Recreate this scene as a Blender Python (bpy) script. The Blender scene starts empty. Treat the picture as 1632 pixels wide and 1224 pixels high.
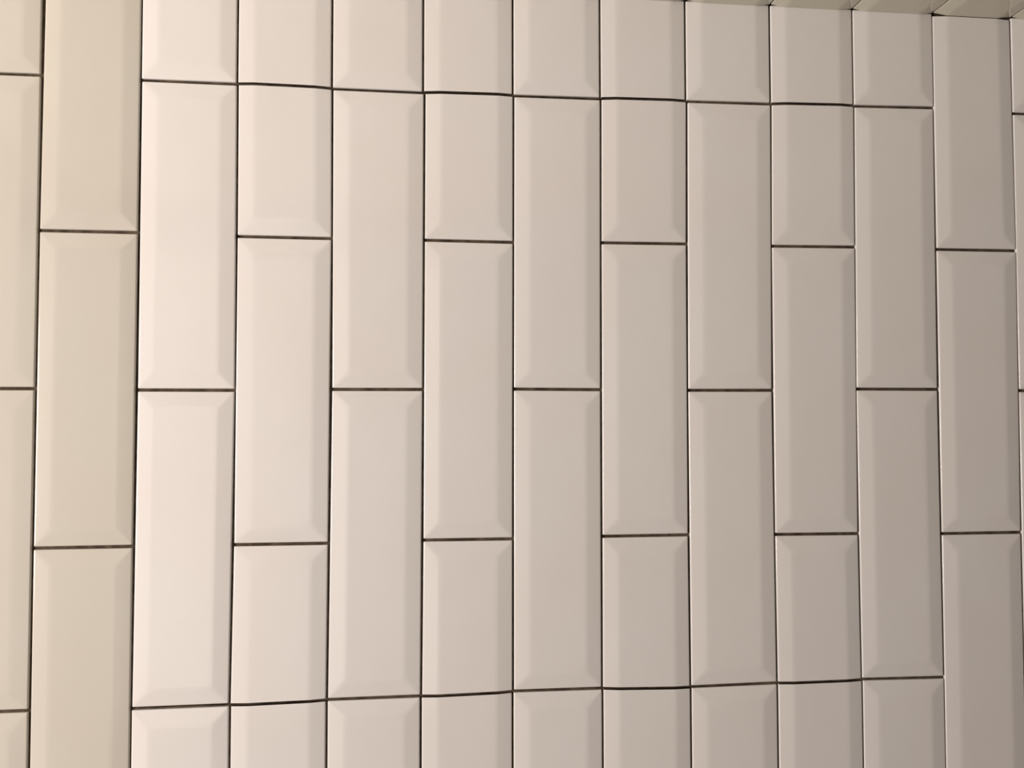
import bpy, bmesh, math, random
from mathutils import Vector, Matrix

# lamp
LAMP_LOC, LAMP_AIM = (-1.50, -1.00, -0.10), (-0.3, 0, -0.03)
LAMP_SX, LAMP_SY, LAMP_W = 0.40, 0.60, 44.0
LAMP_COL = (1.0, 0.883, 0.82)
EXPOSURE = -0.15
TILE_COL = (0.80, 0.785, 0.762, 1)
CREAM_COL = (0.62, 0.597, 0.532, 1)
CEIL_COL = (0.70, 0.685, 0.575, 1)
TILE_ROUGH = 0.12
SPEC = 0.5
GROUT_A, GROUT_B = (0.055, 0.040, 0.028, 1), (0.13, 0.10, 0.07, 1)
WALL_PAINT = (0.20, 0.188, 0.165)
TILT = {}

random.seed(7)
sc = bpy.context.scene
col = sc.collection

# ------------------------------------------------------------------ camera
# Wall plane (edge level of the tiles) is Y = 0, the camera stands 0.727 m in front of it.
cam_data = bpy.data.cameras.new('camera')
cam_data.sensor_width = 36.0
cam_data.lens = 1385.206 / 1632.0 * 36.0
cam_data.clip_start = 0.01
cam = bpy.data.objects.new('camera', cam_data)
col.objects.link(cam)
YAW, PITCH, ROLL = 0.10928629, 0.03664402, -0.00127644
fwd = Vector((math.sin(YAW) * math.cos(PITCH), math.cos(YAW) * math.cos(PITCH), math.sin(PITCH)))
right = Vector((math.cos(YAW), -math.sin(YAW), 0))
up = right.cross(fwd)
r2 = right * math.cos(ROLL) + up * math.sin(ROLL)
u2 = up * math.cos(ROLL) - right * math.sin(ROLL)
m3 = Matrix((r2, u2, -fwd)).transposed()
cam.matrix_world = Matrix.Translation((-0.00906883, -0.727, -0.01374018)) @ m3.to_4x4()
sc.camera = cam

# ------------------------------------------------------------------ world and light
world = bpy.data.worlds.new('world')
sc.world = world
world.use_nodes = True
world.node_tree.nodes['Background'].inputs[0].default_value = (1.0, 0.88, 0.74, 1)
world.node_tree.nodes['Background'].inputs[1].default_value = 0.0


def area(name, loc, target, sx, sy, power, colour):
    d = bpy.data.lights.new(name, 'AREA')
    d.shape = 'RECTANGLE'
    d.size, d.size_y = sx, sy
    d.energy = power
    d.color = colour
    o = bpy.data.objects.new(name, d)
    col.objects.link(o)
    o.location = loc
    o.rotation_euler = (Vector(target) - Vector(loc)).to_track_quat('-Z', 'Y').to_euler()
    return o


area('vanity_light', LAMP_LOC, LAMP_AIM, LAMP_SX, LAMP_SY, LAMP_W, LAMP_COL)
# unseen soft light added by the wall opposite, for sheen on the left tiles
area('added_sheen_light', (-0.74, -2.58, -0.25), (-0.74, 0, -0.25), 0.66, 1.7, 3.8, (1.0, 0.9, 0.80))
sc.view_settings.view_transform = 'Standard'
sc.view_settings.look = 'None'
sc.view_settings.gamma = 1
sc.view_settings.use_curve_mapping = False
sc.view_settings.exposure = EXPOSURE


# ------------------------------------------------------------------ materials
def new_mat(name):
    m = bpy.data.materials.new(name)
    m.use_nodes = True
    nt = m.node_tree
    return m, nt, nt.nodes['Principled BSDF']


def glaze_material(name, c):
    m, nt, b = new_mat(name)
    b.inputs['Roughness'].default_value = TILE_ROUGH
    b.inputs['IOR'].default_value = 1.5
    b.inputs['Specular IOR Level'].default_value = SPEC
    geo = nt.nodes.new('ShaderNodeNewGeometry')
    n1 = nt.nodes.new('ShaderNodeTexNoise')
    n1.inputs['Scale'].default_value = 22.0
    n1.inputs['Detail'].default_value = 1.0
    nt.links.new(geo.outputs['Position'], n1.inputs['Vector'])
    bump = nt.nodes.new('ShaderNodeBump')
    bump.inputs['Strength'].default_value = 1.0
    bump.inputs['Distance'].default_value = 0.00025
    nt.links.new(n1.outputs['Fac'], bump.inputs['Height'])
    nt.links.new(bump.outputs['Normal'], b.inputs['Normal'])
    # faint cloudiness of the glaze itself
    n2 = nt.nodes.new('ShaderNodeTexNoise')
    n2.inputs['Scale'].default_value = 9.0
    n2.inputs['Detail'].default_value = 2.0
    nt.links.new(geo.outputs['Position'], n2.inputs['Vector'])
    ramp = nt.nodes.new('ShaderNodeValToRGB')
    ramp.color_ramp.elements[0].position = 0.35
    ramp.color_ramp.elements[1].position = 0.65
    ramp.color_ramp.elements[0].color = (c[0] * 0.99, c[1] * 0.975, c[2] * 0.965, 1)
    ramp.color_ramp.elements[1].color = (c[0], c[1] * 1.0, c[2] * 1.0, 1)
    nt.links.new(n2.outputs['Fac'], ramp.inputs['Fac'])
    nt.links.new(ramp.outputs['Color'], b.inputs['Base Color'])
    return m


def grout_material():
    m, nt, b = new_mat('dark_brown_grout')
    b.inputs['Roughness'].default_value = 0.95
    b.inputs['Specular IOR Level'].default_value = 0.1
    geo = nt.nodes.new('ShaderNodeNewGeometry')
    n1 = nt.nodes.new('ShaderNodeTexNoise')
    n1.inputs['Scale'].default_value = 130.0
    n1.inputs['Detail'].default_value = 3.0
    nt.links.new(geo.outputs['Position'], n1.inputs['Vector'])
    ramp = nt.nodes.new('ShaderNodeValToRGB')
    e = ramp.color_ramp.elements
    e[0].position, e[0].color = 0.35, GROUT_A
    e[1].position, e[1].color = 0.70, GROUT_B
    nt.links.new(n1.outputs['Fac'], ramp.inputs['Fac'])
    nt.links.new(ramp.outputs['Color'], b.inputs['Base Color'])
    return m


def plain_material(name, c, rough=0.8):
    m, nt, b = new_mat(name)
    b.inputs['Roughness'].default_value = rough
    geo = nt.nodes.new('ShaderNodeNewGeometry')
    n1 = nt.nodes.new('ShaderNodeTexNoise')
    n1.inputs['Scale'].default_value = 3.0
    nt.links.new(geo.outputs['Position'], n1.inputs['Vector'])
    ramp = nt.nodes.new('ShaderNodeValToRGB')
    ramp.color_ramp.elements[0].color = (c[0] * .96, c[1] * .96, c[2] * .96, 1)
    ramp.color_ramp.elements[1].color = (c[0], c[1], c[2], 1)
    nt.links.new(n1.outputs['Fac'], ramp.inputs['Fac'])
    nt.links.new(ramp.outputs['Color'], b.inputs['Base Color'])
    return m


GLAZE = glaze_material('white_glazed_ceramic', TILE_COL)
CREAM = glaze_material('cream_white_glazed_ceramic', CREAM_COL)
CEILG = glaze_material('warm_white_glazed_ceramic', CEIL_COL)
GROUT = grout_material()
PAINT = plain_material('painted_plaster', WALL_PAINT)
FLOORM = plain_material('floor_stone', (0.42, 0.38, 0.33), 0.5)


# ------------------------------------------------------------------ helpers
def link_mesh(name, me, mat, parent=None, loc=(0, 0, 0)):
    me.materials.append(mat)
    o = bpy.data.objects.new(name, me)
    col.objects.link(o)
    o.location = loc
    if parent is not None:
        o.parent = parent
    return o


def box(bm, x0, x1, y0, y1, z0, z1):
    v = [bm.verts.new(p) for p in ((x0, y0, z0), (x1, y0, z0), (x1, y1, z0), (x0, y1, z0),
                                   (x0, y0, z1), (x1, y0, z1), (x1, y1, z1), (x0, y1, z1))]
    for f in ((0, 3, 2, 1), (4, 5, 6, 7), (0, 1, 5, 4), (1, 2, 6, 5), (2, 3, 7, 6), (3, 0, 4, 7)):
        bm.faces.new([v[i] for i in f])


def mesh_of(bm, name):
    me = bpy.data.meshes.new(name)
    bm.to_mesh(me)
    bm.free()
    return me


BEVEL = 0.0128      # width of the sloping rim
RISE = 0.0017       # how far the flat middle stands above the rim's outer edge
BODY = 0.0050       # rim's outer edge down to the back of the tile


def ring(quad, inset, radius, n=6):
    """Rounded outline INSET inside the quad (TL, TR, BR, BL), clockwise."""
    pts = []
    k = len(quad)
    lines = []
    for i in range(k):
        a, b = quad[i], quad[(i + 1) % k]
        d = (b - a).normalized()
        nrm = Vector((d.y, -d.x))           # inward for a clockwise outline
        lines.append((a + nrm * inset, d))
    cs = []
    for i in range(k):
        p, d = lines[i - 1]
        q, e = lines[i]
        t = ((q - p).x * e.y - (q - p).y * e.x) / (d.x * e.y - d.y * e.x)
        cs.append(p + d * t)
    for i in range(k):
        c = cs[i]
        u = (cs[i - 1] - c).normalized()
        v = (cs[(i + 1) % k] - c).normalized()
        o = c + (u + v) * radius
        for s in range(n + 1):
            a = math.pi / 2 * s / n
            pts.append(o - v * radius * math.cos(a) - u * radius * math.sin(a))
    return pts


def tile_mesh(quad, cut_top, cut_bottom, name):
    """A glazed tile: QUAD in metres, in the plane, TL TR BR BL; height along +h. A cut edge has no rim."""
    tl, tr, br, bl = quad
    ext = 0.05
    TL, TR, BR, BL = tl.copy(), tr.copy(), br.copy(), bl.copy()
    if cut_top:
        TL += (tl - bl).normalized() * ext
        TR += (tr - br).normalized() * ext
    if cut_bottom:
        BL += (bl - tl).normalized() * ext
        BR += (br - tr).normalized() * ext
    big = [TL, TR, BR, BL]
    lip = 0.0009
    slope = RISE / (BEVEL - lip)
    prof = [(0.0, -BODY, .0006), (0.0, -.0009, .0006), (.00012, -.00045, .0007), (.0004, -.00013, .0008), (lip, 0.0, .0010),
            (.0016, slope * .0007, .0013), (BEVEL - .0012, slope * (BEVEL - .0012 - lip), .0036),
            (BEVEL - .0004, slope * (BEVEL - .0006 - lip), .0040), (BEVEL + .0004, RISE - .00006, .0042),
            (BEVEL + .0012, RISE, .0044), (BEVEL + .0025, RISE, .0046)]
    bm = bmesh.new()
    prev = None
    for ins, h, r in prof:
        vs = [bm.verts.new((p.x, p.y, h)) for p in ring(big, ins, r)]
        if prev:
            n = len(vs)
            for i in range(n):
                bm.faces.new((prev[i], prev[(i + 1) % n], vs[(i + 1) % n], vs[i]))
        else:
            bm.faces.new(vs)
        prev = vs
    bm.faces.new(list(reversed(prev)))
    bmesh.ops.recalc_face_normals(bm, faces=bm.faces)
    for f in bm.faces:
        f.smooth = True
    for flag, a, b, s in ((cut_top, tl, tr, 1), (cut_bottom, bl, br, -1)):
        if not flag:
            continue
        d = (b - a).normalized()
        nrm = Vector((-d.y, d.x, 0)) * s
        g = bm.verts[:] + bm.edges[:] + bm.faces[:]
        res = bmesh.ops.bisect_plane(bm, geom=g, dist=1e-7, plane_co=(a.x, a.y, 0), plane_no=nrm, clear_outer=True)
        edges = [e for e in res['geom_cut'] if isinstance(e, bmesh.types.BMEdge)]
        for e in edges:
            e.smooth = False
        capped = bmesh.ops.contextual_create(bm, geom=edges)
        for f in capped['faces']:
            f.smooth = False
            f.material_index = 1
    return bm


def place(bm, kind):
    for v in bm.verts:
        u, w, h = v.co
        v.co = (u, -h, w) if kind == 'wall' else (u, w, -h)
    bmesh.ops.recalc_face_normals(bm, faces=bm.faces)


def make_tile(c, cut_top, cut_bottom, kind, parent, base, level=0.0, tilt=(0, 0), label=None, mat=None):
    """C: eight millimetre values. BASE: world position of the parent."""
    q = [Vector((c[i] / 1000, c[i + 1] / 1000)) for i in (0, 2, 4, 6)]
    mid = sum(q, Vector((0, 0))) / 4
    bm = tile_mesh([p - mid for p in q], cut_top, cut_bottom, 'tile')
    place(bm, kind)
    me = mesh_of(bm, 'tile')
    w = Vector((mid.x, level, mid.y)) if kind == 'wall' else Vector((mid.x, mid.y, level))
    o = link_mesh('tile', me, mat or GLAZE, parent, w - Vector(base))
    me.materials.append(GROUT)
    if kind == 'wall':
        o.rotation_euler = (math.radians(tilt[0]), 0, math.radians(tilt[1]))
    if label:
        o['label'] = label
    return o


def tag(o, label, cat, kind=None, group=None):
    o['label'] = label
    o['category'] = cat
    if kind:
        o['kind'] = kind
    if group:
        o['group'] = group
    return o


# ------------------------------------------------------------------ the tiled wall
GD = 0.0026          # the grout lies this far behind the tiles' edges
# opening that the removable panel fills (metres, X and Z)
PX0, PX1, PZ0, PZ1 = -0.2337, 0.4530, -0.2457, 0.2600
bm = bmesh.new()
X0, X1, Z0, Z1 = -0.5387, 0.8343, -0.6215, 0.3530    # extent of the tiling
box(bm, X0, PX0, GD, 0.030, Z0, Z1)
box(bm, PX1, X1, GD, 0.030, Z0, Z1)
box(bm, PX0, PX1, GD, 0.030, PZ1, Z1)
box(bm, PX0, PX1, GD, 0.030, Z0, PZ0)
n_tiled = len(bm.faces)
RX0, RX1, RY, FZ, HZ = -1.75, 1.55, -2.6, -1.75, 0.62
for q in ((RX0, X0, FZ, HZ), (X1, RX1, FZ, HZ), (X0, X1, FZ, Z0), (X0, X1, 0.375, HZ)):   # plain plaster around it
    box(bm, q[0], q[1], 0.0, 0.030, q[2], q[3])
bm.faces.ensure_lookup_table()
for f in bm.faces[n_tiled:]:
    f.material_index = 1
wall_back = link_mesh('wall_back', mesh_of(bm, 'wall_back'), GROUT)
wall_back.data.materials.append(PAINT)
tag(wall_back, 'white bevelled tile wall with dark joints around the tiled access panel', 'wall', 'structure')

panel_base = (0.11, 0.0, PZ0)
panel = bpy.data.objects.new('access_panel', None)
col.objects.link(panel)
panel.location = panel_base
panel.empty_display_size = 0.05
tag(panel, 'flush tiled access panel, nine tile columns wide, set into the white tile wall', 'access panel')
bm = bmesh.new()
e = 0.0006
box(bm, PX0 + e - panel_base[0], PX1 - e - panel_base[0], GD + .0002, 0.022, e, PZ1 - PZ0 - e)
bb = link_mesh('backing_board', mesh_of(bm, 'backing_board'), GROUT, panel)
bb['label'] = 'dark board showing in the joints between the tiles'

# column (counted from the left of the view), owner, cut at top, cut at bottom, corners in mm (TL TR BR BL)
TILES = [
    (-1, 'w', 1, 0, -537.43, 348.66, -462.79, 348.66, -462.79, 261.6, -537.43, 261.6),
    (-1, 'w', 0, 0, -537.43, 259.1, -462.79, 259.1, -462.79, 9.6, -537.43, 9.6),
    (-1, 'w', 0, 0, -537.43, 7.1, -462.79, 7.1, -462.79, -242.4, -537.43, -242.4),
    (-1, 'w', 0, 0, -537.43, -244.9, -462.79, -244.9, -462.79, -494.4, -537.43, -494.4),
    (-1, 'w', 0, 1, -537.43, -496.9, -462.79, -496.9, -462.79, -620.4, -537.43, -620.4),
    (0, 'w', 1, 0, -461.19, 348.66, -386.56, 348.66, -386.56, 135.6, -461.19, 135.6),
    (0, 'w', 0, 0, -461.19, 133.1, -386.56, 133.1, -386.56, -116.4, -461.19, -116.4),
    (0, 'w', 0, 0, -461.19, -118.9, -386.56, -118.9, -386.56, -368.4, -461.19, -368.4),
    (0, 'w', 0, 0, -461.19, -370.9, -386.56, -370.9, -386.56, -620.4, -461.19, -620.4),
    (1, 'w', 1, 0, -384.96, 348.66, -311.02, 348.66, -311.02, 262.11, -384.96, 262.11),
    (1, 'w', 0, 0, -384.96, 259.61, -310.77, 259.61, -311.12, 9.64, -384.96, 9.64),
    (1, 'w', 0, 0, -384.96, 7.14, -311.12, 7.14, -311.31, -242.94, -384.96, -242.94),
    (1, 'w', 0, 0, -384.96, -245.44, -311.29, -245.44, -310.87, -494.4, -384.96, -494.4),
    (1, 'w', 0, 1, -384.96, -496.9, -310.87, -496.9, -310.87, -620.4, -384.96, -620.4),
    (2, 'w', 1, 0, -307.73, 348.66, -233.99, 348.66, -234.16, 136.15, -308.94, 136.29),
    (2, 'w', 0, 0, -308.94, 133.79, -234.15, 133.65, -234.64, -116.33, -309.16, -116.48),
    (2, 'w', 0, 0, -309.22, -118.98, -234.64, -118.83, -234.65, -368.4, -308.77, -368.4),
    (2, 'w', 0, 0, -308.77, -370.9, -234.65, -370.9, -234.65, -620.4, -308.77, -620.4),
    (3, 'w', 1, 0, -232.42, 348.66, -157.72, 348.66, -157.72, 261.24, -232.42, 261.49),
    (3, 'p', 0, 0, -232.09, 258.99, -157.32, 258.74, -156.55, 8.6, -231.84, 8.7),
    (3, 'p', 0, 0, -231.86, 6.2, -156.56, 6.1, -158.72, -244.02, -232.75, -244.42),
    (3, 'w', 0, 0, -232.95, -246.92, -158.35, -246.52, -158.35, -494.4, -232.95, -494.4),
    (3, 'w', 0, 1, -232.95, -496.9, -158.35, -496.9, -158.35, -620.4, -232.95, -620.4),
    (4, 'w', 1, 1, -155.92, 348.66, -80.93, 348.66, -80.93, 260.42, -155.92, 261.24),
    (4, 'p', 1, 0, -155.52, 258.74, -80.46, 257.92, -79.84, 134.56, -155.11, 134.78),
    (4, 'p', 0, 0, -155.1, 132.28, -79.84, 132.06, -81.04, -116.47, -155.39, -116.44),
    (4, 'p', 0, 1, -155.43, -118.94, -81.06, -118.97, -81.76, -242.87, -156.92, -244.02),
    (4, 'w', 1, 0, -156.55, -246.52, -81.92, -245.37, -81.92, -368.4, -156.55, -368.4),
    (4, 'w', 0, 0, -156.55, -370.9, -81.92, -370.9, -81.92, -620.4, -156.55, -620.4),
    (5, 'w', 1, 0, -79.13, 348.66, -5.16, 348.66, -5.16, 259.96, -79.13, 260.42),
    (5, 'p', 0, 0, -78.66, 257.92, -3.91, 257.46, -4.38, 9.57, -78.09, 9.52),
    (5, 'p', 0, 0, -78.11, 7.02, -4.38, 7.07, -5.53, -242.57, -79.96, -242.87),
    (5, 'w', 0, 0, -80.12, -245.37, -5.8, -245.07, -5.8, -494.4, -80.12, -494.4),
    (5, 'w', 0, 1, -80.12, -496.9, -5.8, -496.9, -5.8, -620.4, -80.12, -620.4),
    (6, 'w', 1, 1, -3.46, 348.66, 71.02, 348.66, 71.02, 260.57, -3.46, 259.96),
    (6, 'p', 1, 0, -2.21, 257.46, 71.67, 258.07, 71.53, 134.55, -2.49, 134.86),
    (6, 'p', 0, 0, -2.49, 132.36, 71.52, 132.05, 70.79, -115.41, -3.02, -115.22),
    (6, 'p', 0, 1, -3.03, -117.72, 70.79, -117.91, 70.62, -241.41, -3.83, -242.57),
    (6, 'w', 1, 0, -4.1, -245.07, 70.28, -243.91, 70.28, -368.4, -4.1, -368.4),
    (6, 'w', 0, 0, -4.1, -370.9, 70.28, -370.9, 70.28, -620.4, -4.1, -620.4),
    (7, 'w', 1, 0, 72.62, 348.66, 146.83, 348.66, 146.83, 260.82, 72.62, 260.57),
    (7, 'p', 0, 0, 73.27, 258.07, 147.38, 258.32, 146.38, 9.72, 72.56, 10.1),
    (7, 'p', 0, 0, 72.56, 7.6, 146.37, 7.22, 146, -241.51, 72.22, -241.41),
    (7, 'w', 0, 0, 71.88, -243.91, 146.46, -244.01, 146.46, -494.4, 71.88, -494.4),
    (7, 'w', 0, 1, 71.88, -496.9, 146.46, -496.9, 146.46, -620.4, 71.88, -620.4),
    (8, 'w', 1, 1, 148.43, 348.66, 222.74, 348.66, 222.74, 261.57, 148.43, 260.82),
    (8, 'p', 1, 0, 148.98, 258.32, 223.73, 259.07, 222.64, 136.3, 148.42, 135.87),
    (8, 'p', 0, 0, 148.41, 133.37, 222.63, 133.8, 222.04, -114.47, 147.93, -114.58),
    (8, 'p', 0, 1, 147.93, -117.08, 222.04, -116.97, 222.54, -243.13, 147.6, -241.51),
    (8, 'w', 1, 0, 148.06, -244.01, 222.78, -245.63, 222.78, -368.4, 148.06, -368.4),
    (8, 'w', 0, 0, 148.06, -370.9, 222.78, -370.9, 222.78, -620.4, 148.06, -620.4),
    (9, 'w', 1, 0, 224.34, 348.66, 299.65, 348.66, 299.65, 262, 224.34, 261.57),
    (9, 'p', 0, 0, 225.33, 259.07, 300.13, 259.5, 298.2, 9.48, 223.77, 9.33),
    (9, 'p', 0, 0, 223.77, 6.83, 298.21, 6.98, 299.3, -242.36, 224.14, -243.13),
    (9, 'w', 0, 0, 224.38, -245.63, 299.62, -244.86, 299.62, -494.4, 224.38, -494.4),
    (9, 'w', 0, 1, 224.38, -496.9, 299.62, -496.9, 299.62, -620.4, 224.38, -620.4),
    (10, 'w', 1, 1, 301.25, 348.66, 376.73, 348.66, 376.73, 263.27, 301.25, 262),
    (10, 'p', 1, 0, 301.73, 259.5, 377.16, 260.77, 376.27, 136.62, 300.37, 135.96),
    (10, 'p', 0, 0, 300.36, 133.46, 376.25, 134.12, 375.02, -115.84, 300.14, -115.46),
    (10, 'p', 0, 1, 300.15, -117.96, 375.04, -118.34, 376, -242.01, 300.9, -242.36),
    (10, 'w', 1, 0, 301.22, -244.86, 376.51, -244.51, 376.51, -368.4, 301.22, -368.4),
    (10, 'w', 0, 0, 301.22, -370.9, 376.51, -370.9, 376.51, -620.4, 301.22, -620.4),
    (11, 'w', 1, 0, 378.03, 348.66, 453.02, 348.66, 453.02, 264.41, 378.03, 263.27),
    (11, 'p', 0, 0, 378.46, 260.77, 452.56, 261.91, 451.38, 10.61, 376.24, 10.73),
    (11, 'p', 0, 0, 376.23, 8.23, 451.38, 8.11, 452.05, -242.66, 377.3, -242.01),
    (11, 'w', 0, 0, 377.81, -244.51, 452.55, -245.16, 452.55, -494.4, 377.81, -494.4),
    (11, 'w', 0, 1, 377.81, -496.9, 452.55, -496.9, 452.55, -620.4, 377.81, -620.4),
    (12, 'w', 1, 0, 453.85, 346.76, 528.39, 346.76, 529.69, 136.27, 453.76, 136.08),
    (12, 'w', 0, 0, 453.74, 133.58, 529.67, 133.77, 528.05, -117.15, 453.59, -117.2),
    (12, 'w', 0, 0, 453.61, -119.7, 528.04, -119.65, 528.27, -368.4, 453.34, -368.4),
    (12, 'w', 0, 0, 453.34, -370.9, 528.27, -370.9, 528.27, -620.4, 453.34, -620.4),
    (13, 'w', 1, 0, 529.91, 348.66, 604.54, 348.66, 604.54, 262.19, 529.91, 262.19),
    (13, 'w', 0, 0, 530.08, 259.69, 604.54, 259.69, 604.54, 9.65, 530.07, 9.65),
    (13, 'w', 0, 0, 530.06, 7.15, 604.54, 7.15, 604.54, -242.4, 529.57, -242.4),
    (13, 'w', 0, 0, 529.57, -244.9, 604.54, -244.9, 604.54, -494.4, 529.57, -494.4),
    (13, 'w', 0, 1, 529.57, -496.9, 604.54, -496.9, 604.54, -620.4, 529.57, -620.4),
    (14, 'w', 1, 0, 606.14, 348.66, 680.78, 348.66, 680.78, 135.6, 606.14, 135.6),
    (14, 'w', 0, 0, 606.14, 133.1, 680.78, 133.1, 680.78, -116.4, 606.14, -116.4),
    (14, 'w', 0, 0, 606.14, -118.9, 680.78, -118.9, 680.78, -368.4, 606.14, -368.4),
    (14, 'w', 0, 0, 606.14, -370.9, 680.78, -370.9, 680.78, -620.4, 606.14, -620.4),
    (15, 'w', 1, 0, 682.38, 348.66, 757.02, 348.66, 757.02, 261.6, 682.38, 261.6),
    (15, 'w', 0, 0, 682.38, 259.1, 757.02, 259.1, 757.02, 9.6, 682.38, 9.6),
    (15, 'w', 0, 0, 682.38, 7.1, 757.02, 7.1, 757.02, -242.4, 682.38, -242.4),
    (15, 'w', 0, 0, 682.38, -244.9, 757.02, -244.9, 757.02, -494.4, 682.38, -494.4),
    (15, 'w', 0, 1, 682.38, -496.9, 757.02, -496.9, 757.02, -620.4, 682.38, -620.4),
    (16, 'w', 1, 0, 758.62, 348.66, 833.26, 348.66, 833.26, 135.6, 758.62, 135.6),
    (16, 'w', 0, 0, 758.62, 133.1, 833.26, 133.1, 833.26, -116.4, 758.62, -116.4),
    (16, 'w', 0, 0, 758.62, -118.9, 833.26, -118.9, 833.26, -368.4, 758.62, -368.4),
    (16, 'w', 0, 0, 758.62, -370.9, 833.26, -370.9, 833.26, -620.4, 758.62, -620.4),
]

CUTL = 'cut tile with square edge where the joint runs straight across'
for t in TILES:
    j, own, ct, cb = t[:4]
    c = t[4:]
    tl = TILT.get(j, (0, 0))
    tl = (tl[0] + random.uniform(-.08, .08), tl[1] + random.uniform(-.12, .12))
    lab = None
    if 4 <= j <= 10 and j % 2 == 0 and (cb or (ct and own == 'p') or (ct and own == 'w' and c[1] < 0)):
        lab = CUTL
    if own == 'p':
        make_tile(c, ct, cb, 'wall', panel, panel_base, 0.0, tl, lab)
    else:
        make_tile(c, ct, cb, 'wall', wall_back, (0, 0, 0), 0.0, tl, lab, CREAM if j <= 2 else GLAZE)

# ------------------------------------------------------------------ the tiled ceiling
CZ = 0.3489          # edge level of the ceiling tiles
bm = bmesh.new()
box(bm, X0, X1, -0.78, 0.030, CZ + 0.0034 + 0.0010, 0.375)
ceiling = link_mesh('ceiling', mesh_of(bm, 'ceiling'), GROUT)
tag(ceiling, 'white bevelled tiles overhead, meeting the top of the tile wall', 'ceiling', 'structure')
pitch = 0.0762383
cg = 0.0006
for j in range(-1, 17):
    xa = (-0.3095175 + pitch * (j - 2)) * 1000 + cg * 1000
    xb = (-0.3095175 + pitch * (j - 1)) * 1000 - cg * 1000
    first = 0.186 if j % 2 else 0.060
    y = -0.0018
    ln = first
    while y > -0.76:
        yb = max(y - ln, -0.775)
        # TL TR BR BL seen with +v towards the wall
        make_tile((xa, y * 1000, xb, y * 1000, xb, yb * 1000, xa, yb * 1000), ln == first, yb == -0.775, 'ceiling', ceiling, (0, 0, 0), CZ, mat=CEILG)
        y = yb - 0.002
        ln = 0.250
        if yb == -0.775:
            break

# ------------------------------------------------------------------ rest of the room (reflected in the glaze)
def slab(name, x0, x1, y0, y1, z0, z1, mat, label, cat):
    bm = bmesh.new()
    box(bm, x0, x1, y0, y1, z0, z1)
    return tag(link_mesh(name, mesh_of(bm, name), mat), label, cat, 'structure')


slab('floor', RX0, RX1, RY, 0.05, FZ - .05, FZ, FLOORM, 'plain stone floor of the room', 'floor')
slab('wall_left', RX0 - .1, RX0, RY, 0.05, FZ, HZ, PAINT, 'plain painted wall at the left end of the room', 'wall')
slab('wall_right', RX1, RX1 + .1, RY, 0.05, FZ, HZ, PAINT, 'plain painted wall at the right end of the room', 'wall')
slab('wall_front', RX0 - .1, RX1 + .1, RY - .1, RY, FZ, HZ, PAINT, 'plain painted wall facing the tiled wall', 'wall')
